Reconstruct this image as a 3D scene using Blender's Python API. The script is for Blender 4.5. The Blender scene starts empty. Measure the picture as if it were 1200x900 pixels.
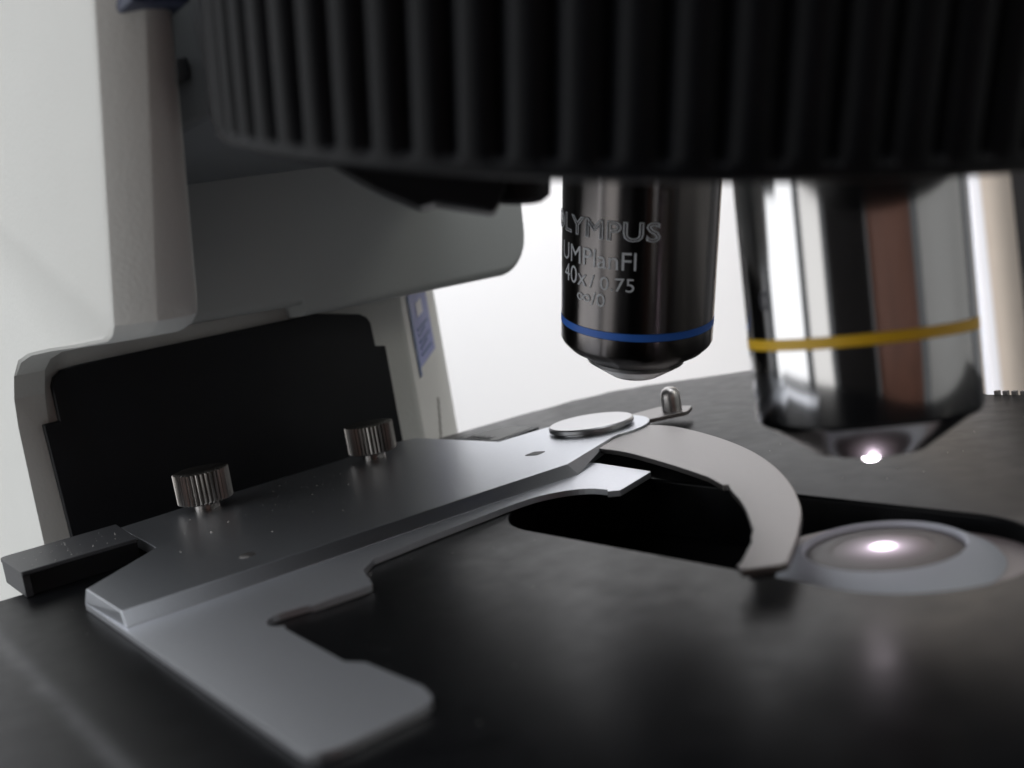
import bpy, bmesh, math, random
from math import sin, cos, pi, radians
from mathutils import Vector, Matrix
random.seed(7)
S = 0.01                                     # everything below is written in centimetres
sc = bpy.context.scene
COL = sc.collection

# ------------------------------------------------------------------ camera
cam = bpy.data.cameras.new('camera'); co = bpy.data.objects.new('camera', cam); COL.objects.link(co)
EYE = Vector((7.03, -9.89, 4.0))
fwd = Vector((-0.80209, 0.58361, -0.12672)); rgt = Vector((0.59719, 0.78527, -0.16346)); upv = Vector((-0.00411, 0.20679, 0.97838))
m3 = Matrix((rgt, upv, -fwd)).transposed()
co.matrix_world = Matrix.Translation(EYE * S) @ m3.to_4x4()
cam.sensor_width = 36; cam.lens = 1222.9 / 1200 * 36
cam.clip_start = 0.002; cam.clip_end = 20
cam.dof.use_dof = True; cam.dof.focus_distance = 0.180; cam.dof.aperture_fstop = 18; cam.dof.aperture_blades = 7
sc.camera = co

# ------------------------------------------------------------------ world, lamps, exposure
w = bpy.data.worlds.new('World'); sc.world = w; w.use_nodes = True
w.node_tree.nodes['Background'].inputs[0].default_value = (0.93, 0.97, 1.0, 1)
w.node_tree.nodes['Background'].inputs[1].default_value = 0.125
sc.view_settings.view_transform = 'Standard'; sc.view_settings.look = 'None'
sc.view_settings.exposure = 0; sc.view_settings.gamma = 1

def area(name, loc, target, sx, sy, radiance, col=(1, 1, 1)):
    l = bpy.data.lights.new(name, 'AREA'); l.shape = 'RECTANGLE'; l.size = sx * S; l.size_y = sy * S
    l.energy = radiance * pi * (sx * S) * (sy * S); l.color = col
    o = bpy.data.objects.new(name, l); COL.objects.link(o)
    o.location = Vector(loc) * S
    o.rotation_euler = (Vector(target) - Vector(loc)).to_track_quat('-Z', 'Y').to_euler()
    return o
# two tall panes of a window left of the bench (the dark bar between them shows in the chrome)
def pane(az, half, dist, rad, col):
    a = radians(az)
    area('side_light', (cos(a) * dist, sin(a) * dist, 22), (0, 0, 22), 2 * dist * math.tan(radians(half)), 125, rad, col)
pane(-128.5, 18.5, 70, 1.75, (0.97, 0.985, 1.0))
pane(-93.5, 9.5, 68, 1.1, (1.0, 0.985, 0.96))
# bright ceiling over the bench
area('ceiling_lamp', (8, -25, 95), (8, -25, 0), 150, 130, 1.75, (0.94, 0.97, 1.0))
# unseen fill light added to wash the white wall behind
hd = Vector((fwd.x, fwd.y, 0)).normalized(); hs = Vector((hd.y, -hd.x, 0))
lp = Vector((EYE.x, EYE.y, 0)) + hd * 58 - hs * 5
area('wall_fill', (lp.x, lp.y, 48), tuple(lp + hd * 37 + Vector((0, 0, 22))), 150, 30, 5.7, (0.985, 0.985, 1.0))
# unseen narrow fill light added on the right for arm block and column
area('side_light', (56, 38, 22), (-14, 2, 3), 16, 75, 3.2, (1.0, 0.985, 0.88))
ol = area('cabinet_fill', (8, 22, 60), (-22, 44, -6), 40, 30, 3.0, (1, 0.98, 0.96)); ol.data.spread = radians(40)  # unseen light added to brighten the beige cabinet

# ------------------------------------------------------------------ materials
def mat(name, col, rough=0.5, metal=0.0, spec=0.5, noise=0.0, nscale=300, bump=0.0, bscale=2000, rvar=0.0, coat=0.0, emis=None, estr=0.0, aniso=0.0):
    m = bpy.data.materials.new(name); m.use_nodes = True; nt = m.node_tree; N = nt.nodes; L = nt.links
    b = N['Principled BSDF']
    b.inputs['Base Color'].default_value = (*col, 1); b.inputs['Roughness'].default_value = rough
    b.inputs['Metallic'].default_value = metal; b.inputs['Specular IOR Level'].default_value = spec
    b.inputs['Coat Weight'].default_value = coat; b.inputs['Anisotropic'].default_value = aniso
    if emis:
        b.inputs['Emission Color'].default_value = (*emis, 1); b.inputs['Emission Strength'].default_value = estr
    tc = N.new('ShaderNodeTexCoord')
    if noise or rvar:
        n = N.new('ShaderNodeTexNoise'); n.inputs['Scale'].default_value = nscale; n.inputs['Detail'].default_value = 6
        L.new(tc.outputs['Object'], n.inputs['Vector'])
        if noise:
            mx = N.new('ShaderNodeMix'); mx.data_type = 'RGBA'
            mx.inputs[6].default_value = tuple(c * (1 - noise) for c in col) + (1,)
            mx.inputs[7].default_value = tuple(min(1, c * (1 + noise)) for c in col) + (1,)
            L.new(n.outputs['Fac'], mx.inputs[0]); L.new(mx.outputs[2], b.inputs['Base Color'])
        if rvar:
            mr = N.new('ShaderNodeMapRange'); mr.inputs[1].default_value = 0.3; mr.inputs[2].default_value = 0.7
            mr.inputs[3].default_value = max(0.02, rough - rvar); mr.inputs[4].default_value = rough + rvar
            L.new(n.outputs['Fac'], mr.inputs[0]); L.new(mr.outputs[0], b.inputs['Roughness'])
    if bump:
        n2 = N.new('ShaderNodeTexNoise'); n2.inputs['Scale'].default_value = bscale; n2.inputs['Detail'].default_value = 3
        bp = N.new('ShaderNodeBump'); bp.inputs['Strength'].default_value = bump; bp.inputs['Distance'].default_value = 0.0001
        L.new(tc.outputs['Object'], n2.inputs['Vector']); L.new(n2.outputs['Fac'], bp.inputs['Height']); L.new(bp.outputs[0], b.inputs['Normal'])
    return m

M_PAINT = mat('textured_offwhite_paint', (0.72, 0.725, 0.70), 0.55, bump=0.6, bscale=1400, noise=0.03, nscale=80)
M_PLATE = mat('black_guide_plate', (0.009, 0.010, 0.013), 0.5, spec=0.3, noise=0.2, nscale=200)
M_RUBBER = mat('black_grip', (0.0035, 0.004, 0.0055), 0.48, spec=0.12, bump=0.15, bscale=2500)
M_BLACK = mat('matt_black', (0.008, 0.008, 0.010), 0.5, spec=0.3)
M_STAGE = mat('black_anodised_stage', (0.0035, 0.0037, 0.0044), 0.31, spec=0.085, noise=0.5, nscale=260, bump=0.1, bscale=3500, rvar=0.035)
def add_wear(m, ax, ay, bx, by, width, col):
    """a rubbed line across the coating between two points (metres, object space)"""
    nt = m.node_tree; N = nt.nodes; L = nt.links; b = N['Principled BSDF']
    def M(op, a, c=None):
        n = N.new('ShaderNodeMath'); n.operation = op
        for i, v in enumerate((a, c)):
            if v is None: continue
            if isinstance(v, (int, float)): n.inputs[i].default_value = v
            else: L.new(v, n.inputs[i])
        return n.outputs[0]
    tc = N.new('ShaderNodeTexCoord'); sx = N.new('ShaderNodeSeparateXYZ'); L.new(tc.outputs['Object'], sx.inputs[0])
    dx, dy = bx - ax, by - ay; l = math.hypot(dx, dy); nx, ny = -dy / l, dx / l
    no = N.new('ShaderNodeTexNoise'); no.inputs['Scale'].default_value = 120; no.inputs['Detail'].default_value = 5; L.new(tc.outputs['Object'], no.inputs['Vector'])
    d = M('ADD', M('ADD', M('MULTIPLY', sx.outputs[0], nx), M('MULTIPLY', sx.outputs[1], ny)), -(ax * nx + ay * ny))
    d = M('ADD', d, M('MULTIPLY', M('SUBTRACT', no.outputs['Fac'], 0.5), width * 1.2))
    g = M('POWER', 2.718, M('MULTIPLY', M('POWER', M('ABSOLUTE', M('DIVIDE', d, width)), 2.0), -1.0))
    g = M('MULTIPLY', g, M('GREATER_THAN', M('MULTIPLY', sx.outputs[1], -1.0), 0.062))
    src = b.inputs['Base Color'].links[0].from_socket
    mx = N.new('ShaderNodeMix'); mx.data_type = 'RGBA'; L.new(M('MULTIPLY', g, M('MULTIPLY', no.outputs['Fac'], 1.2)), mx.inputs[0])
    L.new(src, mx.inputs[6]); mx.inputs[7].default_value = (*col, 1); L.new(mx.outputs[2], b.inputs['Base Color'])
add_wear(M_STAGE, -0.0659, -0.0785, -0.0269, -0.0787, 0.0011, (0.075, 0.075, 0.08))
M_RAIL = mat('black_anodised_rail', (0.035, 0.036, 0.04), 0.42, spec=0.5, noise=0.3, nscale=1200)
M_ALU = mat('satin_aluminium', (0.72, 0.735, 0.78), 0.42, metal=1, noise=0.06, nscale=2500, bump=0.12, bscale=4000)
M_ALU2 = mat('blasted_aluminium', (0.26, 0.247, 0.243), 0.42, metal=1, noise=0.07, nscale=2500, bump=0.2, bscale=4500)
M_CHROME = mat('polished_chrome', (0.80, 0.79, 0.78), 0.07, metal=1, bump=0.02, bscale=300)
M_STEEL = mat('knurled_steel', (0.34, 0.32, 0.30), 0.26, metal=1)
M_TURNED = mat('turned_metal', (0.62, 0.61, 0.60), 0.2, metal=1)
M_BARREL = mat('gloss_black_barrel', (0.17, 0.158, 0.155), 0.25, metal=1, aniso=0.95)
M_CHROMEB = mat('turned_chrome_barrel', (0.60, 0.595, 0.60), 0.11, metal=1, aniso=0.7)
for m_ in (M_BARREL, M_CHROMEB):                     # fine turning marks run round the barrels
    tn = m_.node_tree.nodes.new('ShaderNodeTangent'); tn.direction_type = 'RADIAL'; tn.axis = 'Z'
    m_.node_tree.nodes['Principled BSDF'].inputs['Anisotropic Rotation'].default_value = 0.25
    m_.node_tree.links.new(tn.outputs[0], m_.node_tree.nodes['Principled BSDF'].inputs['Tangent'])
M_BLUE = mat('blue_enamel', (0.04, 0.19, 0.75), 0.45)
M_YELLOW = mat('yellow_enamel', (0.85, 0.52, 0.02), 0.45)
M_PRINT = mat('engraved_white_print', (0.68, 0.70, 0.74), 0.5)
M_PRINTG = mat('engraved_grey_print', (0.12, 0.12, 0.14), 0.5)
M_COLLAR = mat('grey_collar', (0.50, 0.53, 0.59), 0.5, bump=0.1, bscale=2500)
M_FLANGE = mat('dull_flange', (0.36, 0.32, 0.32), 0.45)
M_GLASS = mat('coated_lens_glass', (0.05, 0.042, 0.044), 0.4, spec=0.25)
M_GLASS2 = mat('coated_lens_inner', (0.11, 0.092, 0.096), 0.4, spec=0.25)
M_GLOW = mat('lit_lens', (1, 1, 1), 0.4, emis=(1.0, 0.86, 1.0), estr=14)
def radial_glow(m, cx, cy, peak, rad, tail, trad):
    """the lamp's light fills the glass: strongest in the middle, fading outwards"""
    nt = m.node_tree; N = nt.nodes; L = nt.links; b = N['Principled BSDF']
    g = N.new('ShaderNodeNewGeometry'); ds = N.new('ShaderNodeVectorMath'); ds.operation = 'DISTANCE'; ds.inputs[1].default_value = (cx, cy, 0)
    L.new(g.outputs['Position'], ds.inputs[0])
    def gau(r_, k):
        a = N.new('ShaderNodeMath'); a.operation = 'DIVIDE'; L.new(ds.outputs['Value'], a.inputs[0]); a.inputs[1].default_value = r_
        p = N.new('ShaderNodeMath'); p.operation = 'POWER'; L.new(a.outputs[0], p.inputs[0]); p.inputs[1].default_value = 2
        q = N.new('ShaderNodeMath'); q.operation = 'MULTIPLY'; L.new(p.outputs[0], q.inputs[0]); q.inputs[1].default_value = -1
        e = N.new('ShaderNodeMath'); e.operation = 'EXPONENT'; L.new(q.outputs[0], e.inputs[0])
        f = N.new('ShaderNodeMath'); f.operation = 'MULTIPLY'; L.new(e.outputs[0], f.inputs[0]); f.inputs[1].default_value = k
        return f.outputs[0]
    s_ = N.new('ShaderNodeMath'); s_.operation = 'ADD'; L.new(gau(rad, peak), s_.inputs[0]); L.new(gau(trad, tail), s_.inputs[1])
    L.new(s_.outputs[0], b.inputs['Emission Strength'])
M_GLOW = mat('lit_condenser_glass', (0.11, 0.092, 0.096), 0.4, spec=0.25, emis=(0.95, 0.78, 0.95), estr=1)
radial_glow(M_GLOW, 0.0002, 0, 14, 0.0009, 0.75, 0.0026)
M_GLOWRIM = mat('lit_lens_rim', (0.8, 0.7, 0.8), 0.4, emis=(0.85, 0.55, 0.95), estr=2.0)
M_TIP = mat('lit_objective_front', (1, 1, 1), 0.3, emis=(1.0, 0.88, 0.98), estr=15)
M_WALL = mat('white_wall', (0.80, 0.80, 0.81), 0.8, noise=0.01, nscale=4)
M_BEIGE = mat('beige_cabinet', (0.70, 0.61, 0.53), 0.6, noise=0.06, nscale=25)
M_WHITE = mat('white_edge', (0.82, 0.82, 0.87), 0.5)
M_DARKCAB = mat('dark_cabinet', (0.012, 0.011, 0.011), 0.8, spec=0.1)
M_WOOD = mat('brown_door', (0.15, 0.065, 0.042), 0.5, noise=0.35, nscale=9)
M_PARTITION = mat('pale_partition', (0.50, 0.50, 0.48), 0.7, noise=0.1, nscale=6)
M_SCALE = mat('matt_scale', (0.40, 0.40, 0.40), 0.6)
M_ALUTOP = mat('smooth_satin_aluminium', (0.55, 0.57, 0.61), 0.36, metal=1, noise=0.06, nscale=2500, bump=0.10, bscale=4000)
M_BLOCK_SHADE = mat('shade_greyed_paint', (0.46, 0.48, 0.48), 0.6, bump=0.3, bscale=1400)  # greyed below the stand's paint to carry the arm block's shade
M_DISC = mat('brushed_disc', (0.50, 0.50, 0.51), 0.34, metal=1, bump=0.1, bscale=3000)
M_PIN = mat('satin_pin', (0.55, 0.53, 0.52), 0.33, metal=1)
M_CONE = mat('satin_nickel', (0.75, 0.74, 0.73), 0.38, metal=1)
M_STICK = mat('lavender_sticker', (0.20, 0.25, 0.60), 0.5)
M_STICKB = mat('dark_blue_print', (0.01, 0.08, 0.30), 0.5)
M_STICKW = mat('pale_print', (0.80, 0.80, 0.86), 0.5)
M_SEAM = mat('grey_seam', (0.30, 0.29, 0.28), 0.6)  # one even grey for the column's seam line
M_GREY = mat('grey_painted_metal', (0.24, 0.255, 0.27), 0.5)
M_DGREY = mat('dark_grey_metal', (0.03, 0.033, 0.038), 0.5)
M_NAVY = mat('navy_plastic', (0.035, 0.045, 0.085), 0.45)
M_INK = mat('black_ink', (0.012, 0.012, 0.012), 0.5)

# ------------------------------------------------------------------ helpers
def empty(name, loc, label, cat, group=None):
    o = bpy.data.objects.new(name, None); COL.objects.link(o); o.location = Vector(loc) * S
    o.empty_display_size = 0.005
    o['label'] = label; o['category'] = cat
    if group: o['group'] = group
    bpy.context.view_layer.update()
    return o

def finish(name, bm, m, parent=None, smooth=None, kind=None, label=None, bevel=0.0, seg=2):
    """bm in cm, world coordinates"""
    bmesh.ops.remove_doubles(bm, verts=bm.verts, dist=1e-5)
    bmesh.ops.recalc_face_normals(bm, faces=bm.faces)
    if bevel:
        ed = [e for e in bm.edges if len(e.link_faces) == 2 and e.calc_face_angle() > radians(35)]
        bmesh.ops.bevel(bm, geom=ed, offset=bevel, segments=seg, profile=0.5, affect='EDGES', clamp_overlap=True)
    bm.transform(Matrix.Scale(S, 4))
    me = bpy.data.meshes.new(name); bm.to_mesh(me); bm.free()
    me.materials.append(m)
    o = bpy.data.objects.new(name, me); COL.objects.link(o)
    if smooth is not None:
        me.shade_smooth()
        me.set_sharp_from_angle(angle=radians(smooth))
    if parent:
        me.transform(Matrix.Translation(-parent.location)); o.parent = parent
    if kind: o['kind'] = kind
    if label: o['label'] = label
    return o

def align_axis(o, w_):
    """turn the object so its local z runs along w_ (the turning marks follow it)"""
    q = Vector((0, 0, 1)).rotation_difference(Vector(w_).normalized())
    o.data.transform(q.to_matrix().to_4x4().inverted()); o.rotation_euler = q.to_euler()
    return o

def prism(bm, pts, z0, z1, pts_top=None):
    top = pts_top or pts
    a = [bm.verts.new((x, y, z0)) for x, y in pts]; b = [bm.verts.new((x, y, z1)) for x, y in top]
    n = len(pts)
    bm.faces.new(b); bm.faces.new(a[::-1])
    for i in range(n): bm.faces.new((a[i], a[(i + 1) % n], b[(i + 1) % n], b[i]))

def box(bm, x0, x1, y0, y1, z0, z1):
    prism(bm, [(x0, y0), (x1, y0), (x1, y1), (x0, y1)], z0, z1)

def frame(origin, w, ref=(0, 0, 1)):
    """matrix whose z axis is w"""
    z = Vector(w).normalized(); r = Vector(ref)
    if abs(z.dot(r)) > 0.95: r = Vector((1, 0, 0))
    x = r.cross(z).normalized(); y = z.cross(x)
    return Matrix.Translation(origin) @ Matrix((x, y, z)).transposed().to_4x4()

def lathe(bm, prof, mtx, n=96):
    """prof = [(r, h)...] revolved about the frame's z"""
    rings = []
    for r, h in prof:
        if r < 1e-6: rings.append([bm.verts.new(mtx @ Vector((0, 0, h)))])
        else: rings.append([bm.verts.new(mtx @ Vector((r * cos(2 * pi * i / n), r * sin(2 * pi * i / n), h))) for i in range(n)])
    for A, B in zip(rings, rings[1:]):
        for i in range(n):
            j = (i + 1) % n
            if len(A) == 1 and len(B) == 1: continue
            if len(A) == 1: bm.faces.new((A[0], B[i], B[j]))
            elif len(B) == 1: bm.faces.new((A[i], A[j], B[0]))
            else: bm.faces.new((A[i], A[j], B[j], B[i]))

def arc(cx, cy, r, a0, a1, n=10):
    return [(cx + r * cos(radians(a0 + (a1 - a0) * i / n)), cy + r * sin(radians(a0 + (a1 - a0) * i / n))) for i in range(n + 1)]

def roundpoly(pts, n=6):
    """pts: (x, y, r) -> polygon with rounded corners"""
    out = []; N_ = len(pts)
    for i in range(N_):
        p = Vector(pts[i][:2]); r = pts[i][2] if len(pts[i]) > 2 else 0
        if r <= 0: out.append((p.x, p.y)); continue
        a = Vector(pts[i - 1][:2]) - p; b = Vector(pts[(i + 1) % N_][:2]) - p
        la, lb = a.length, b.length; a.normalize(); b.normalize()
        ang = a.angle(b); d = min(r / math.tan(ang / 2), la * .49, lb * .49)
        p0 = p + a * d; p1 = p + b * d
        for k in range(n + 1):
            t = k / n; q = p0 * (1 - t) ** 2 + p * 2 * t * (1 - t) + p1 * t * t
            out.append((q.x, q.y))
    return out

def smoothline(pts, n=5):
    """Catmull-Rom through points"""
    P = [Vector(p) for p in pts]; P = [P[0] * 2 - P[1]] + P + [P[-1] * 2 - P[-2]]; out = []
    for i in range(1, len(P) - 2):
        for k in range(n):
            t = k / n
            q = 0.5 * ((2 * P[i]) + (P[i + 1] - P[i - 1]) * t + (2 * P[i - 1] - 5 * P[i] + 4 * P[i + 1] - P[i + 2]) * t * t + (3 * P[i] - P[i - 1] - 3 * P[i + 1] + P[i + 2]) * t ** 3)
            out.append((q.x, q.y))
    out.append((P[-2].x, P[-2].y)); return out

# ------------------------------------------------------------------ background
def wall():
    d = Vector((fwd.x, fwd.y, 0)).normalized(); s = Vector((-d.y, d.x, 0)) * -1
    c = Vector((EYE.x, EYE.y, 0)) + d * 95
    bm = bmesh.new()
    q = [(c + s * a + d * b) for a, b in ((-140, 0), (140, 0), (140, 4), (-140, 4))]
    prism(bm, [(v.x, v.y) for v in q], -70, 90)
    finish('wall', bm, M_WALL, kind='structure')
wall()

def slab_at(bm, c, s, d, w_, t, z0, z1):
    q = [c, c + s * w_, c + s * w_ + d * t, c + d * t]
    prism(bm, [(v.x, v.y) for v in q], z0, z1)

D2 = Vector((fwd.x, fwd.y, 0)).normalized(); S2 = Vector((D2.y, -D2.x, 0))      # away from camera / to the right
def bg(r, dist): return Vector((EYE.x, EYE.y, 0)) + D2 * dist + S2 * r
cab = empty('cabinet', (-24.5, 47, -40), 'beige cabinet with a white front edge far behind the stage on the right', 'cabinet')
bm = bmesh.new(); slab_at(bm, bg(27.3, 58.0), S2, D2, 14, 18, -40, 40); finish('side_panel', bm, M_BEIGE, cab)
bm = bmesh.new(); slab_at(bm, bg(26.6, 57.8), S2, D2, 0.68, 1.0, -40, 40); finish('edge_strip', bm, M_WHITE, cab, bevel=0.1)
bm = bmesh.new(); slab_at(bm, bg(27.45, 50.0), S2, D2, 10, 5, -40, 40)
o = finish('cupboard', bm, M_DARKCAB, bevel=0.2); o['label'] = 'dark upright cupboard edge at the right rim of the picture, next to the beige cabinet'; o['category'] = 'cupboard'

# furniture in front of the bench, seen only as reflections in the chrome
def reflect_panel(name, az0, az1, dist, m, label, cat, z0=-70, z1=92, th=3):
    c0 = Vector((cos(radians(az0)), sin(radians(az0)), 0)) * dist; c1 = Vector((cos(radians(az1)), sin(radians(az1)), 0)) * dist
    s = (c1 - c0); n = Vector((c0.x + c1.x, c0.y + c1.y, 0)).normalized()
    bm = bmesh.new(); q = [c0, c1, c1 + n * th, c0 + n * th]
    prism(bm, [(v.x, v.y) for v in q], z0, z1)
    o = finish(name, bm, m, bevel=0.15); o['label'] = label; o['category'] = cat
reflect_panel('wooden_door', -40, 3, 80, M_WOOD, 'brown wooden door mirrored as a brown band in the chrome objective', 'door')
reflect_panel('equipment_rack', -79, -42, 70, M_DARKCAB, 'dark equipment rack mirrored as a black band in the chrome objective', 'rack')

reflect_panel('partition', 11, 75, 75, M_PARTITION, 'pale grey partition beside the bench mirrored at the right side of the chrome objective', 'partition')
# ------------------------------------------------------------------ microscope stand
stand = empty('microscope_stand', (-15, 0, -8), 'off-white microscope stand with a black guide plate on its column, left and behind the stage', 'microscope')
def side_prof(dx=0.0, dz=0.0, extra=0.0):
    front = [(-3.9 + dx, 10.2), (-5.33 + dx, 7.54), (-7.12 + dx, 4.1)]
    corner = [(-7.24 + dx, 3.86 + dz), (-7.42 + dx * .7, 3.73 + dz), (-7.7 + dx * .3, 3.66 + dz)]
    under = [(-9.3, 3.62 + dz), (-10.9, 3.60 + dz), (-12.4, 3.55 + dz)]
    curve = [(-13.3, 3.44 + dz), (-13.95, 3.2), (-14.4, 2.75), (-14.6, 2.2)]
    down = [(-14.66, 1.0), (-14.7, -0.6), (-14.7, -9)]
    back = [(-24, -9), (-24, 10.2)]
    return front + corner + under + curve + down + back
def loft(bm, secs, ys):
    rings = [[bm.verts.new((x, y, z)) for x, z in s] for s, y in zip(secs, ys)]
    n = len(rings[0])
    bm.faces.new(rings[0]); bm.faces.new(rings[-1][::-1])
    for A, B in zip(rings, rings[1:]):
        for i in range(n): bm.faces.new((A[i], A[(i + 1) % n], B[(i + 1) % n], B[i]))
# near cheek of the arm with its bevelled front edge
bm = bmesh.new()
def cheek_prof(k, r):
    # k: bevel 0 (outer face) .. 1 ; r: rounding pull-in for the inner edge
    P = side_prof(0.40 * k - r, -0.03 * k + r * .5)
    # stop the cheek behind the arm block (keep column part too)
    return P
loft(bm, [cheek_prof(0, .10), cheek_prof(0.0, 0.0), cheek_prof(0.97, 0), cheek_prof(1, 0), cheek_prof(1, 0), cheek_prof(1, .05), cheek_prof(1, .16)],
     [-5.83, -5.79, -5.36, -5.32, -4.86, -4.76, -4.70])
for v in bm.verts:
    if v.co.y > -4.95 and v.co.z > 3.6: v.co.y -= (v.co.z - 3.6) * .075
    if v.co.y > -5.2 and v.co.x < -12.0 and v.co.z < 3.56: v.co.y = -5.30 + (v.co.y + 5.3) * .03
finish('arm_side', bm, M_PAINT, stand, smooth=25)
# arm block behind the nosepiece: leaning face, lower far corner rounded, near side curved back to darken it
def faceX(y, z):
    k = max(0.0, (4.8 - y) / 9.6)
    return -13.05 + 0.10 * max(0, z - 3.4) - 4.2 * (1 - math.sqrt(max(0, 1 - min(1, k) ** 2)))
def botz(y):
    if y < 0.05: return 3.56
    if y > 5.0: return 3.40 + .75 - math.sqrt(max(0, .75 ** 2 - (y - 5.0) ** 2))
    return 3.31 + .02 * y
def block(name, ys_, m):
    bm = bmesh.new(); cols = []
    for y in ys_:
        zb = botz(y); R_ = .22
        c_ = [(-24, zb)] + [(faceX(y, zb + R_) - R_ + R_ * sin(radians(t)), zb + R_ - R_ * cos(radians(t))) for t in (0, 22, 45, 68, 90)] + [(faceX(y, z), z) for z in (5.0, 7.0, 10.2)] + [(-24, 10.2)]
        cols.append([bm.verts.new((x, y, z)) for x, z in c_])
    for A_, B_ in zip(cols, cols[1:]):
        for i in range(len(A_)): bm.faces.new((A_[i], A_[(i + 1) % len(A_)], B_[(i + 1) % len(A_)], B_[i]))
    bm.faces.new(cols[0]); bm.faces.new(cols[-1])
    finish(name, bm, m, stand, smooth=40)
block('arm_block', [-4.69 + 4.72 * k / 18 for k in range(19)] + [0.06 + 4.94 * k / 16 for k in range(17)] + [5.1, 5.25, 5.4, 5.5, 5.6, 5.67, 5.72, 5.75], M_BLOCK_SHADE)
# column below the arm: wide chamfer on its far corner
bm = bmesh.new()
prism(bm, roundpoly([(-14.62, -5.28, .0), (-14.62, 3.0, .35), (-17.35, 5.75, .3), (-24, 5.75, 0), (-24, -5.28, 0)]), -9, 3.55)
finish('column', bm, M_PAINT, stand, smooth=25)
# column front edge near side is rounded by the arm_side profile; guide plate with notched corners
bm = bmesh.new()
P = [(-5.30, -3), (-5.42, 2.16), (-5.12, 2.17), (-5.12, 2.85), (-5.05, 3.02), (-4.9, 3.13), (-4.6, 3.17), (0.7, 3.29), (1.75, 3.1), (1.92, 3.0), (2.0, 2.86), (2.02, 2.3), (2.28, 2.26), (2.30, -3)]
A = [bm.verts.new((-14.42, y, z)) for y, z in P]; B = [bm.verts.new((-14.60, y, z)) for y, z in P]; n = len(P)
bm.faces.new(A); bm.faces.new(B[::-1])
for i in range(n): bm.faces.new((A[i], A[(i + 1) % n], B[(i + 1) % n], B[i]))
finish('guide_plate', bm, M_PLATE, stand, bevel=0.02, seg=1)
# sticker on the far chamfer of the column
cdir = Vector((-1, 1, 0)).normalized(); cn = Vector((1, 1, 0)).normalized(); c0 = Vector((-14.62, 3.0, 0))
def chq(bm, s0, s1, z0, z1, off, skew=0.0):
    vs = []
    for o_ in (off, off - 0.02):
        vs.append([bm.verts.new(c0 + cdir * s + cn * o_ + Vector((0, 0, z))) for s, z in ((s0, z0), (s1, z0 + skew), (s1, z1 + skew), (s0, z1))])
    a, b = vs
    bm.faces.new(a); bm.faces.new(b[::-1])
    for i in range(4): bm.faces.new((a[i], b[i], b[(i + 1) % 4], a[(i + 1) % 4]))
bm = bmesh.new(); chq(bm, 0.75, 2.75, 1.45, 3.4, 0.022, 0.3); st = finish('sticker', bm, M_STICK, stand)
bm = bmesh.new(); chq(bm, 0.6, 0.78, 1.25, 3.25, 0.034, 0.03); finish('sticker_border', bm, M_STICKB, stand)
bm = bmesh.new(); chq(bm, 1.35, 2.0, 2.7, 3.05, 0.036, 0.1)
finish('sticker_mark', bm, M_STICKW, stand)
bm = bmesh.new()
for k in range(5): chq(bm, 1.15, 2.4 - (k % 2) * .4, 1.72 + k * .16, 1.78 + k * .16, 0.036, 0.18)
finish('sticker_print', bm, M_STICKB, stand)
bm = bmesh.new()
for k in range(8):
    t0, t1 = k / 8, (k + 1) / 8
    chq(bm, 1.2 + 0.9 * t0 ** .7, 1.2 + 0.9 * t1 ** .7 + .02, -1.0 + 1.5 * t0, -1.0 + 1.5 * t1, 0.03)
finish('seam', bm, M_SEAM, stand)
# mounting block between the arm and the nosepiece
bm = bmesh.new(); box(bm, -16, -6.2, -4.3, 3.6, 6.35, 10.2); finish('turret_mount', bm, M_GREY, stand, bevel=0.1)
bm = bmesh.new(); box(bm, -12.6, -6.6, -4.45, -4.31, 8.0, 8.35); box(bm, -12.6, -6.6, -4.45, -4.31, 6.9, 7.2); finish('mount_rail', bm, M_DGREY, stand, bevel=0.05)
bm = bmesh.new(); box(bm, -5.6, -4.72, -5.6, -4.9, 7.36, 7.52); finish('arm_cap', bm, M_NAVY, stand, bevel=0.05)

# ------------------------------------------------------------------ nosepiece
T = radians(14.6); AX = Vector((sin(T), 0, cos(T))); NC = Vector((-2.24, -0.19, 5.22))
nose = empty('nosepiece', NC, 'big black ribbed rotating nosepiece ring across the top of the picture', 'nosepiece')
MN = frame(NC, AX, (0, 1, 0))
bm = bmesh.new(); NR = 78; SUB = 14
def rib(a):
    ph = (a * NR / (2 * pi)) % 1.0
    x = abs(ph - .5) * 2                     # 0 on ridge, 1 in groove
    return 0.16 * (1 - x ** 2.6)
prof = [(-0.30, 0.0, 0), (0.02, 0.0, 0), (0.13, 0.05, 0), (0.14, 0.13, 0), (0.06, 0.17, 0.5), (0.0, 0.20, 1), (0.0, 0.6, 1), (0.0, 2.2, 1), (0.02, 3.9, 1), (-0.15, 4.1, .4), (-0.4, 4.2, 0)]
n = NR * SUB; rings = []
for dr, h, k in prof:
    rings.append([bm.verts.new(MN @ Vector(((5.24 + dr + k * rib(2 * pi * i / n)) * cos(2 * pi * i / n), (5.24 + dr + k * rib(2 * pi * i / n)) * sin(2 * pi * i / n), h))) for i in range(n)])
for A_, B_ in zip(rings, rings[1:]):
    for i in range(n): bm.faces.new((A_[i], A_[(i + 1) % n], B_[(i + 1) % n], B_[i]))
bm.faces.new(rings[-1])
finish('grip_ring', bm, M_RUBBER, nose, smooth=50)
bm = bmesh.new()
lathe(bm, [(0, -0.05), (1.2, -0.05), (1.4, 0.12), (4.3, 0.22), (4.6, 0.05), (5.0, 0.02), (5.07, 0.1), (5.07, 0.5), (0, 0.5)], MN, 128)
finish('turret_body', bm, M_BLACK, nose, smooth=35)
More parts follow.
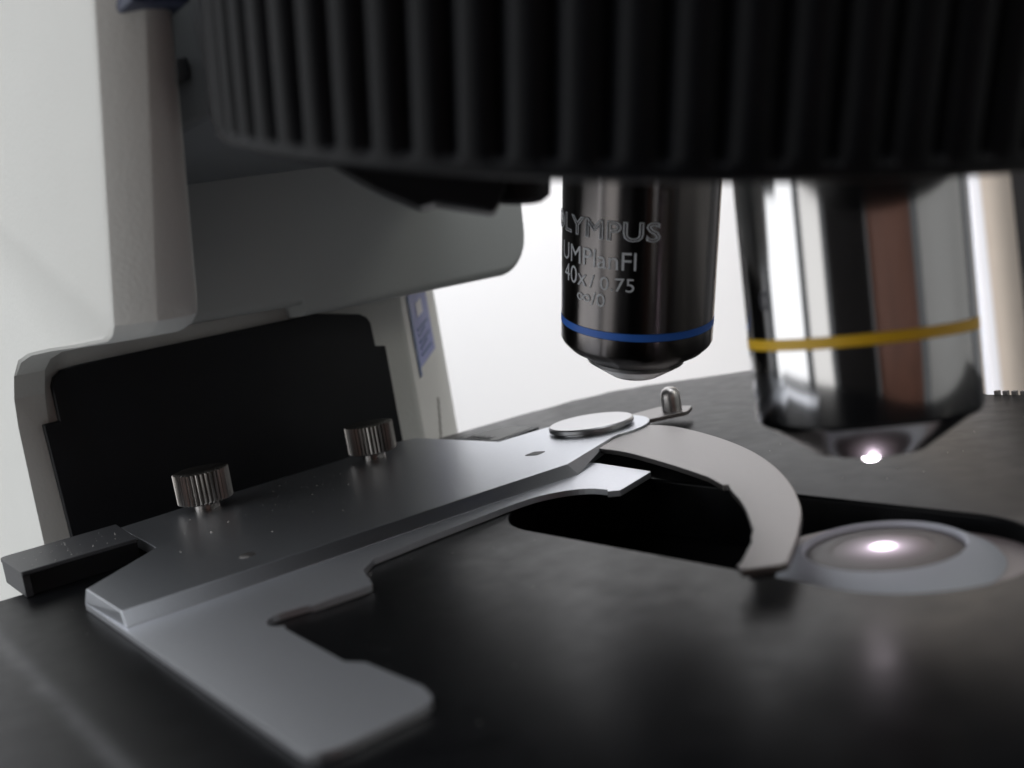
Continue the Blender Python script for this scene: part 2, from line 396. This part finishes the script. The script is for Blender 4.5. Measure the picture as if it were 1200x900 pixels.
# angular lug and a small port cap under the turret
bm = bmesh.new(); lug = [Vector(q) for q in [(-2.99, -4.49, 5.44), (-2.96, -4.52, 5.19), (-2.87, -4.41, 5.06), (-2.66, -4.18, 4.83), (-2.40, -3.88, 4.59), (-2.30, -3.73, 4.61), (-1.91, -3.24, 4.40), (-1.84, -3.10, 4.64), (-1.81, -2.95, 5.12)]]
A_ = [bm.verts.new(q) for q in lug]; B_ = [bm.verts.new(q + Vector((-0.80, 0.58, -0.02))) for q in lug]
bm.faces.new(A_); bm.faces.new(B_[::-1])
for k in range(len(lug)): bm.faces.new((A_[k], A_[(k + 1) % len(lug)], B_[(k + 1) % len(lug)], B_[k]))
finish('locking_lug', bm, M_BLACK, nose, bevel=0.05, seg=3)
bm = bmesh.new(); lathe(bm, [(0, -0.1), (.30, -0.1), (.38, -.03), (.4, .6), (0, .6)], frame(Vector((-2.33, -2.58, 4.62)), AX), 48)
finish('port_cap', bm, M_BLACK, nose, smooth=35)

# ------------------------------------------------------------------ objectives
def text_on_barrel(txt, size, mtx, r, ang, h, m, parent, name, outline=False, wide=1.0, off=0.012, tilt=0.0, xspace=1.0):
    """flat print wrapped round the barrel: ang = angle (deg, in the frame) of the text's centre, h = baseline height"""
    cu = bpy.data.curves.new(name, 'FONT'); cu.body = txt; cu.size = size; cu.align_x = 'CENTER'; cu.space_character = xspace
    if outline:
        cu.fill_mode = 'NONE'; cu.bevel_depth = size * 0.028; cu.bevel_resolution = 0
    else:
        pass
    cu.resolution_u = 3
    ob = bpy.data.objects.new(name, cu); COL.objects.link(ob)
    dg = bpy.context.evaluated_depsgraph_get(); me = bpy.data.meshes.new_from_object(ob.evaluated_get(dg))
    COL.objects.unlink(ob); bpy.data.objects.remove(ob)
    bm = bmesh.new(); bm.from_mesh(me); bpy.data.meshes.remove(me)
    xs = [v.co.x for v in bm.verts]; x0, x1 = min(xs), max(xs); k = int((x1 - x0) / 0.06) + 1
    if not outline:
        for i in range(1, k):
            bmesh.ops.bisect_plane(bm, geom=bm.verts[:] + bm.edges[:] + bm.faces[:], plane_co=(x0 + (x1 - x0) * i / k, 0, 0), plane_no=(1, 0, 0), dist=1e-5)
    for v in bm.verts:
        a = radians(ang) + v.co.x * wide / r
        rr = r + off + v.co.z * 0.5
        v.co = mtx @ Vector((rr * cos(a), rr * sin(a), h + v.co.y))
    bm.faces.ensure_lookup_table()
    bm.transform(Matrix.Scale(S, 4))
    me = bpy.data.meshes.new(name); bm.to_mesh(me); bm.free(); me.materials.append(m)
    o = bpy.data.objects.new(name, me); COL.objects.link(o)
    me.transform(Matrix.Translation(-parent.location)); o.parent = parent
    return o

def cam_angle(mtx, origin):
    """angle in the frame's xy plane that faces the camera"""
    v = mtx.to_3x3().inverted() @ (EYE - origin)
    return math.degrees(math.atan2(v.y, v.x))

# 40x objective, black barrel
P40 = Vector((-5.70, 1.90, 1.60)); W40 = Vector((0.273, -0.0175, 0.962)).normalized(); M40 = frame(P40, W40)
o40 = empty('objective_lens', P40, 'glossy black 40x objective with a blue ring, tilted behind the slide clamp', 'objective', 'objectives screwed into the nosepiece')
R40 = 1.235
bm = bmesh.new()
lathe(bm, [(0, .30), (.84, .38), (.87, .42), (1.10, .55), (R40 - .03, .66), (R40, .72), (R40, .985), (R40 - .012, .99), (R40 - .012, 1.11), (R40, 1.115), (R40, 4.2), (1.0, 4.25), (0, 4.25)], M40, 128)
align_axis(finish('barrel', bm, M_BARREL, o40, smooth=30), W40)
bm = bmesh.new(); lathe(bm, [(R40 - .05, .99), (R40 + .004, .992), (R40 + .004, 1.108), (R40 - .05, 1.11)], M40, 128); finish('colour_ring', bm, M_BLUE, o40, smooth=30)
bm = bmesh.new(); lathe(bm, [(0, .02), (.30, .02), (.42, .06), (.46, .1), (.50, .11), (.80, .31), (.82, .37), (0, .37)], M40, 96); finish('front_cone', bm, M_CONE, o40, smooth=20)
bm = bmesh.new(); lathe(bm, [(0, -.02), (.12, -.01), (.22, .015), (.22, .05), (0, .05)], M40, 48); finish('front_lens', bm, M_GLASS, o40, smooth=40)
ca = cam_angle(M40, P40 + W40 * 2)
TA = ca - 36
text_on_barrel('OLYMPUS', .40, M40, R40, TA, 2.55, M_PRINT, o40, 'engraving', outline=True, wide=1.2, xspace=1.05)
text_on_barrel('UMPlanFl', .40, M40, R40, TA, 2.10, M_PRINT, o40, 'engraving', wide=1.0)
text_on_barrel('40x', .40, M40, R40, TA - 17, 1.77, M_PRINT, o40, 'engraving')
text_on_barrel('/ 0.75', .30, M40, R40, TA + 17, 1.77, M_PRINT, o40, 'engraving', wide=1.1)
text_on_barrel('\u221e/0', .30, M40, R40, TA, 1.50, M_PRINT, o40, 'engraving', wide=1.1)

# 10x objective, chrome barrel
P10 = Vector((-0.011, 0.025, 1.115)); W10 = Vector((-0.0081, 0.0656, 0.9978)).normalized(); M10 = frame(P10, W10)
o10 = empty('objective_lens', P10, 'polished chrome objective with a yellow ring and a lit front lens, over the lit condenser', 'objective', 'objectives screwed into the nosepiece')
RB = 1.225
bm = bmesh.new()
lathe(bm, [(0, .40), (1.17, .40), (RB - .03, .42), (RB, .48), (RB, 1.275), (RB - .012, 1.28), (RB - .012, 1.40), (RB, 1.405), (RB, 3.6), (1.1, 3.7), (0, 3.7)], M10, 160)
align_axis(finish('barrel', bm, M_CHROMEB, o10, smooth=30), W10)
bm = bmesh.new(); lathe(bm, [(RB - .05, 1.28), (RB + .006, 1.283), (RB + .006, 1.397), (RB - .05, 1.40)], M10, 160); finish('colour_ring', bm, M_YELLOW, o10, smooth=30)
bm = bmesh.new(); lathe(bm, [(0, .0), (.50, .0), (.62, .03), (.66, .06), (1.12, .385), (1.14, .41), (0, .41)], M10, 96); finish('front_cone', bm, M_TURNED, o10, smooth=20)
bm = bmesh.new(); lathe(bm, [(0, -.13), (.06, -.12), (.11, -.08), (.13, -.03), (.13, .02), (0, .02)], M10, 32); finish('front_lens', bm, M_TIP, o10, smooth=60)
ca = cam_angle(M10, P10 + W10 * 1.8)
text_on_barrel('0', .30, M10, RB, ca - 50, 1.72, M_PRINTG, o10, 'engraving')

# ------------------------------------------------------------------ stage
stage = empty('microscope_stage', (0, 0, 0), 'matt black microscope stage with a long rounded slot under the objectives', 'stage')
outer = [(-10.5, -10.5), (-3, -10.5), (2.2, -8.2), (4.6, -4.5), (5.2, 7.95), (-3.0, 7.95)] + smoothline([(-4.3, 8.7), (-6, 9.9), (-7.8, 10.6), (-9.4, 10.75), (-10.6, 10.3), (-11.9, 9.0), (-12.8, 7.9), (-13.15, 6.6), (-13.3, 4)], 4) + [(-13.3, -6.4), (-10.5, -7.0)]
hole = arc(0.35, 0.03, 1.36, -90, 90, 24) + arc(-5.05, 0.03, 1.36, 90, 150, 8) + arc(-4.9, 0.0, 1.36, 165, 270, 12)
bm = bmesh.new()
def ringverts(pts, z): return [bm.verts.new((x, y, z)) for x, y in pts]
def with_hole(z, z_in=None):
    a = ringverts(outer, z); b = ringverts(hole, z)
    eds = [bm.edges.new((a[i], a[(i + 1) % len(a)])) for i in range(len(a))] + [bm.edges.new((b[i], b[(i + 1) % len(b)])) for i in range(len(b))]
    bmesh.ops.triangle_fill(bm, use_beauty=True, edges=eds)
    return a, b
a0, b0 = with_hole(0.0); a1, b1 = with_hole(-0.9)
for u_, v_ in ((a0, a1), (b0, b1)):
    for i in range(len(u_)): bm.faces.new((u_[i], u_[(i + 1) % len(u_)], v_[(i + 1) % len(v_)], v_[i]))
ed = [e for e in bm.edges if len(e.link_faces) == 2 and abs(e.verts[0].co.z) < 1e-6 and abs(e.verts[1].co.z) < 1e-6 and e.calc_face_angle() > .8]
bmesh.ops.bevel(bm, geom=ed, offset=0.05, segments=3, profile=.5, affect='EDGES')
finish('stage_plate', bm, M_STAGE, stage, smooth=40)
bm = bmesh.new()      # black well under the slot
prism(bm, [(-7, -1.9), (3, -1.9), (3, 1.9), (-7, 1.9)], -3.2, -3.0)
for a_ in ((-7, 3, -1.9, -1.8), (-7, 3, 1.8, 1.9), (-7, -6.9, -1.8, 1.8), (2.9, 3, -1.8, 1.8)): box(bm, *a_, -3.0, -0.92)
finish('well', bm, M_BLACK, stage)
bm = bmesh.new()      # fine serration along the far edge
for k in range(49): box(bm, -2.9 + k * .16, -2.82 + k * .16, 7.93, 8.02, -.1, .06)
finish('edge_serration', bm, M_ALU2, stage, kind='stuff')
rp = roundpoly([(-11.72, -7.1, .15), (-10.08, -7.1, .08), (-10.08, -5.32, 0), (-11.75, -5.18, 0)])
bm = bmesh.new(); prism(bm, rp, 0.35, 0.42); finish('rail_cover', bm, M_RAIL, stage, bevel=0.015)
bm = bmesh.new(); box(bm, -11.6, -10.12, -7.09, -6.98, 0.004, 0.349); finish('rail_end', bm, M_RAIL, stage, bevel=0.01)
bm = bmesh.new(); box(bm, -11.6, -10.24, -6.979, -5.3, 0.004, 0.349); finish('rail_core', bm, M_BLACK, stage)
# vernier scale let into the back of the stage
bm = bmesh.new(); P = roundpoly([(-12.3, 2.3, .1), (-10.6, 2.3, .1), (-10.9, 3.75, .25), (-11.95, 3.75, .25)])
prism(bm, P, 0.003, 0.10); finish('scale_frame', bm, M_DGREY, stage, bevel=.02)
bm = bmesh.new(); P = roundpoly([(-12.1, 2.4, .1), (-10.75, 2.4, .1), (-11.02, 3.6, .2), (-11.85, 3.6, .2)])
prism(bm, P, 0.102, 0.112); finish('scale_plate', bm, M_SCALE, stage)
bm = bmesh.new()
for k in range(22):
    x = -11.9 + k * .038; box(bm, x, x + .015, 2.43, 2.55 + (.12 if k % 5 == 0 else .04), .113, .117)
finish('scale_marks', bm, M_INK, stage, kind='stuff')

# ------------------------------------------------------------------ condenser
cond = empty('condenser', (0, 0, -3), 'round condenser lens glowing white in a pale collar, set in the stage slot', 'condenser')
MI = Matrix.Translation((0.02, 0.0, 0.0))
bm = bmesh.new(); lathe(bm, [(.87, -.06), (.885, .0), (.90, .01), (.93, -.005), (1.22, -.17), (1.30, -.30), (1.27, -2.6), (.9, -2.6)], MI, 128); finish('collar', bm, M_COLLAR, cond, smooth=30)
bm = bmesh.new(); lathe(bm, [(1.25, -.24), (1.62, -.24), (1.65, -.27), (1.65, -.5), (1.25, -.5)], MI, 96); finish('flange', bm, M_FLANGE, cond, smooth=30)
bm = bmesh.new(); lathe(bm, [(.56, -.035), (.62, -.03), (.86, -.06), (.88, -.3), (.5, -.3)], MI, 96); finish('lens', bm, M_GLASS, cond, smooth=30)
bm = bmesh.new(); lathe(bm, [(.215, -.02), (.4, -.022), (.57, -.04), (.57, -.2), (.2, -.2)], MI, 96); finish('inner_lens', bm, M_GLOW, cond, smooth=30)
bm = bmesh.new(); lathe(bm, [(0, -.005), (.12, -.008), (.185, -.015), (.185, -.1), (0, -.1)], MI, 48); finish('lit_centre', bm, M_GLOW, cond, smooth=40)
bm = bmesh.new(); lathe(bm, [(.186, -.016), (.215, -.02), (.215, -.1), (.186, -.1)], MI, 48); finish('lit_rim', bm, M_GLOW, cond, smooth=40)

# ------------------------------------------------------------------ slide holder
hold = empty('slide_holder', (-8, -2, 0), 'satin metal slide holder with stepped plate and curved finger, lying on the stage', 'slide holder')
Z1, Z2 = 0.105, 0.30
disc_arc = arc(-8.5, 3.15, 1.14, -14, 158, 18)
top = [(-8.30, -6.63), (-6.58, -6.65), (-6.52, .82), (-7.33, 2.62)] + disc_arc + [(-9.72, 2.9), (-9.72, 1.75), (-12.5, 1.55)] + [(-12.62, 1.35), (-12.6, .8), (-12.35, -1), (-12.2, -3.4), (-11.95, -5.08), (-9.55, -5.22)]
bot = list(top); bot[1] = (-6.43, -6.66); bot[2] = (-6.37, .92); bot[0] = (-8.32, -6.68)
bm = bmesh.new(); prism(bm, bot, Z1 - .002, Z2, top); finish('upper_plate', bm, M_ALUTOP, hold, bevel=0.014, seg=2)
low = roundpoly([(-8.3, -6.68, 0), (-0.92, -6.76, .36), (-0.95, -5.50, .30), (-1.35, -5.40, .05), (-2.42, -5.42, .12), (-2.66, -5.54, .05), (-4.30, -5.46, .03)]) + \
      arc(-4.62, -5.26, .27, -35, -200, 8) + roundpoly([(-4.75, -4.95, .03), (-4.68, -4.05, .14), (-5.40, -3.80, .06), (-5.74, -3.45, .18), (-5.86, -2.4, 0)])[0:] + \
      smoothline([(-5.98, -.9), (-5.96, -.35), (-5.75, .08), (-5.42, .33), (-5.05, .38)], 4) + [(-4.98, .30), (-4.82, .42), (-4.86, .55), (-5.16, 1.42), (-5.22, 1.46), (-6.6, 1.6), (-8.0, 1.6)]
bm = bmesh.new(); prism(bm, low, 0.012, Z1); finish('lower_plate', bm, M_ALU, hold, bevel=0.026, seg=3)
# spring finger
outerA = smoothline([(-7.6, 3.75), (-6.77, 3.72), (-5.4, 3.24), (-4.16, 2.63), (-3.12, 1.95), (-2.15, 1.15), (-1.25, 0.22), (-0.66, -0.6), (-0.28, -1.22), (-0.12, -1.50)], 9)
innerA = smoothline([(-1.22, -0.74), (-2.05, 0.06), (-2.9, 0.72)], 4)[:-1] + [(-2.93, .78), (-3.0, .74)] + smoothline([(-3.54, 1.03), (-4.54, 1.39), (-5.59, 1.72), (-6.44, 1.93), (-7.5, 2.0)], 4)
fing = outerA + [(-0.16, -1.62), (-0.42, -1.90), (-0.56, -1.80), (-0.60, -1.68), (-0.95, -1.09), (-1.10, -.92)] + innerA + [(-8.4, 2.3), (-8.4, 3.6)]
bm = bmesh.new(); prism(bm, fing, 0.165, 0.255); finish('spring_finger', bm, M_ALU2, hold, bevel=0.015, seg=2)
bm = bmesh.new(); prism(bm, [(-0.24, -1.56), (-0.42, -1.78), (-0.5, -1.70), (-0.34, -1.46)], 0.09, 0.164); finish('finger_foot', bm, M_DGREY, hold, bevel=.01)
# pivot disc, lever and its pin
MD = Matrix.Translation((-8.5, 3.15, 0))
bm = bmesh.new(); lathe(bm, [(.74, Z2 - .01), (.74, Z2 + .03), (.82, Z2 + .035), (.84, Z2 + .05), (.84, Z2 + .11), (.81, Z2 + .135), (.4, Z2 + .15), (0, Z2 + .155)], MD, 96); finish('pivot_disc', bm, M_DISC, hold, smooth=30)
bm = bmesh.new(); prism(bm, roundpoly([(-8.9, 3.9, 0), (-8.2, 3.6, 0), (-7.95, 4.15, .1), (-7.62, 4.95, .18), (-7.95, 5.45, .2), (-8.7, 5.3, .2)]), 0.17, 0.25); finish('lever', bm, M_ALU2, hold, bevel=.012)
MP = Matrix.Translation((-8.03, 4.93, .25))
bm = bmesh.new(); lathe(bm, [(0, .50), (.09, .485), (.15, .44), (.19, .36), (.20, .28), (.20, 0), (0, 0)], MP, 40); finish('lever_pin', bm, M_PIN, hold, smooth=40)
# holes
bm = bmesh.new(); lathe(bm, [(0, .03), (.07, .026), (.11, .012), (.13, -.002)], Matrix.Translation((-7.3, -4.62, Z2)), 24); finish('rivet', bm, M_ALU2, hold, smooth=30)
bm = bmesh.new(); prism(bm, roundpoly([(-7.98, 1.02, .07), (-7.72, 1.12, .07), (-7.80, 1.42, .07), (-8.04, 1.32, .07)], 4), Z2 - .02, Z2 + .004); finish('screw_hole', bm, M_INK, hold)

# ------------------------------------------------------------------ thumb screws
def thumb_screw(x, y, label, rz):
    t = empty('thumb_screw', (x, y, Z2), label, 'thumb screw', 'knurled screws at the back of the slide holder')
    m = Matrix.Translation((x, y, Z2)) @ Matrix.Rotation(rz, 4, 'Z')
    bm = bmesh.new(); lathe(bm, [(.23, 0), (.23, .12), (.3, .13)], m, 48); lathe(bm, [(0, 0), (.23, 0)], m, 48); finish('neck', bm, M_STEEL, t, smooth=30)
    K = 36; n = K * 10; bm = bmesh.new(); rings = []
    for r, h, k in ((.28, .125, 0), (.44, .13, 0), (.455, .16, 1), (.458, .70, 1), (.44, .72, 0), (.05, .72, 0)):
        rr = []
        for i in range(n):
            ph = (i / 10) % 1.0; g = .042 * (1 - abs(ph - .5) * 2) ** .7 * k
            rr.append(bm.verts.new(m @ Vector(((r + g) * cos(2 * pi * i / n), (r + g) * sin(2 * pi * i / n), h))))
        rings.append(rr)
    for A_, B_ in zip(rings, rings[1:]):
        for i in range(n): bm.faces.new((A_[i], A_[(i + 1) % n], B_[(i + 1) % n], B_[i]))
    bm.faces.new(rings[0]); bm.faces.new(rings[-1])
    finish('knurled_head', bm, M_STEEL, t, smooth=40)
thumb_screw(-11.50, -3.62, 'knurled steel thumb screw nearer the open end of the rail, before the black guide plate', 0.1)
thumb_screw(-11.68, 0.0, 'knurled steel thumb screw farther back, where the black guide plate meets the pale column', 0.23)

# ------------------------------------------------------------------ dust crumbs lying on the holder and the rail
def specks(name, spots, z, m, parent):
    bm = bmesh.new()
    for x, y, r in spots:
        a = random.uniform(0, 6.28); k = random.uniform(.5, 1)
        q = [bm.verts.new((x + r * cos(a + t) * (k if j % 2 else 1), y + r * sin(a + t) * (k if j % 2 else 1), z)) for j, t in enumerate((0, 1.5, 3.0, 4.6))]
        t_ = bm.verts.new((x, y, z + r * .9))
        for j in range(4): bm.faces.new((q[j], q[(j + 1) % 4], t_))
    finish(name, bm, m, parent, kind='stuff')
M_DUST = mat('dust', (0.42, 0.41, 0.39), 0.8)
sp = []
for k in range(100):
    cx_, cy_ = random.choice([(-10.2, -2.6), (-10.6, -1.2), (-9.6, -3.6), (-10.8, -3.9)])
    sp.append((random.gauss(cx_, .7), random.gauss(cy_, .8), random.choice([.005, .006, .008, .008, .011, .017])))
sp = [q for q in sp if -12.0 < q[0] < -6.8 and -4.9 < q[1] < 1.2] + [(-9.4, -4.35, .035), (-9.8, -3.9, .03), (-8.75, -5.1, .02)]
specks('dust', sp, Z2 + .001, M_DUST, hold)
specks('dust', [(random.uniform(-11.5, -10.2), random.uniform(-7.0, -5.3), random.choice([.008, .012, .016])) for k in range(35)], .421, M_DUST, stage)
specks('dust', [(random.uniform(-9, 2), random.uniform(-7, -1.6), random.choice([.006, .01])) for k in range(40)] + [(random.uniform(-6, 1), random.uniform(2, 7), random.choice([.01, .014])) for k in range(40)], .001, M_DUST, stage)
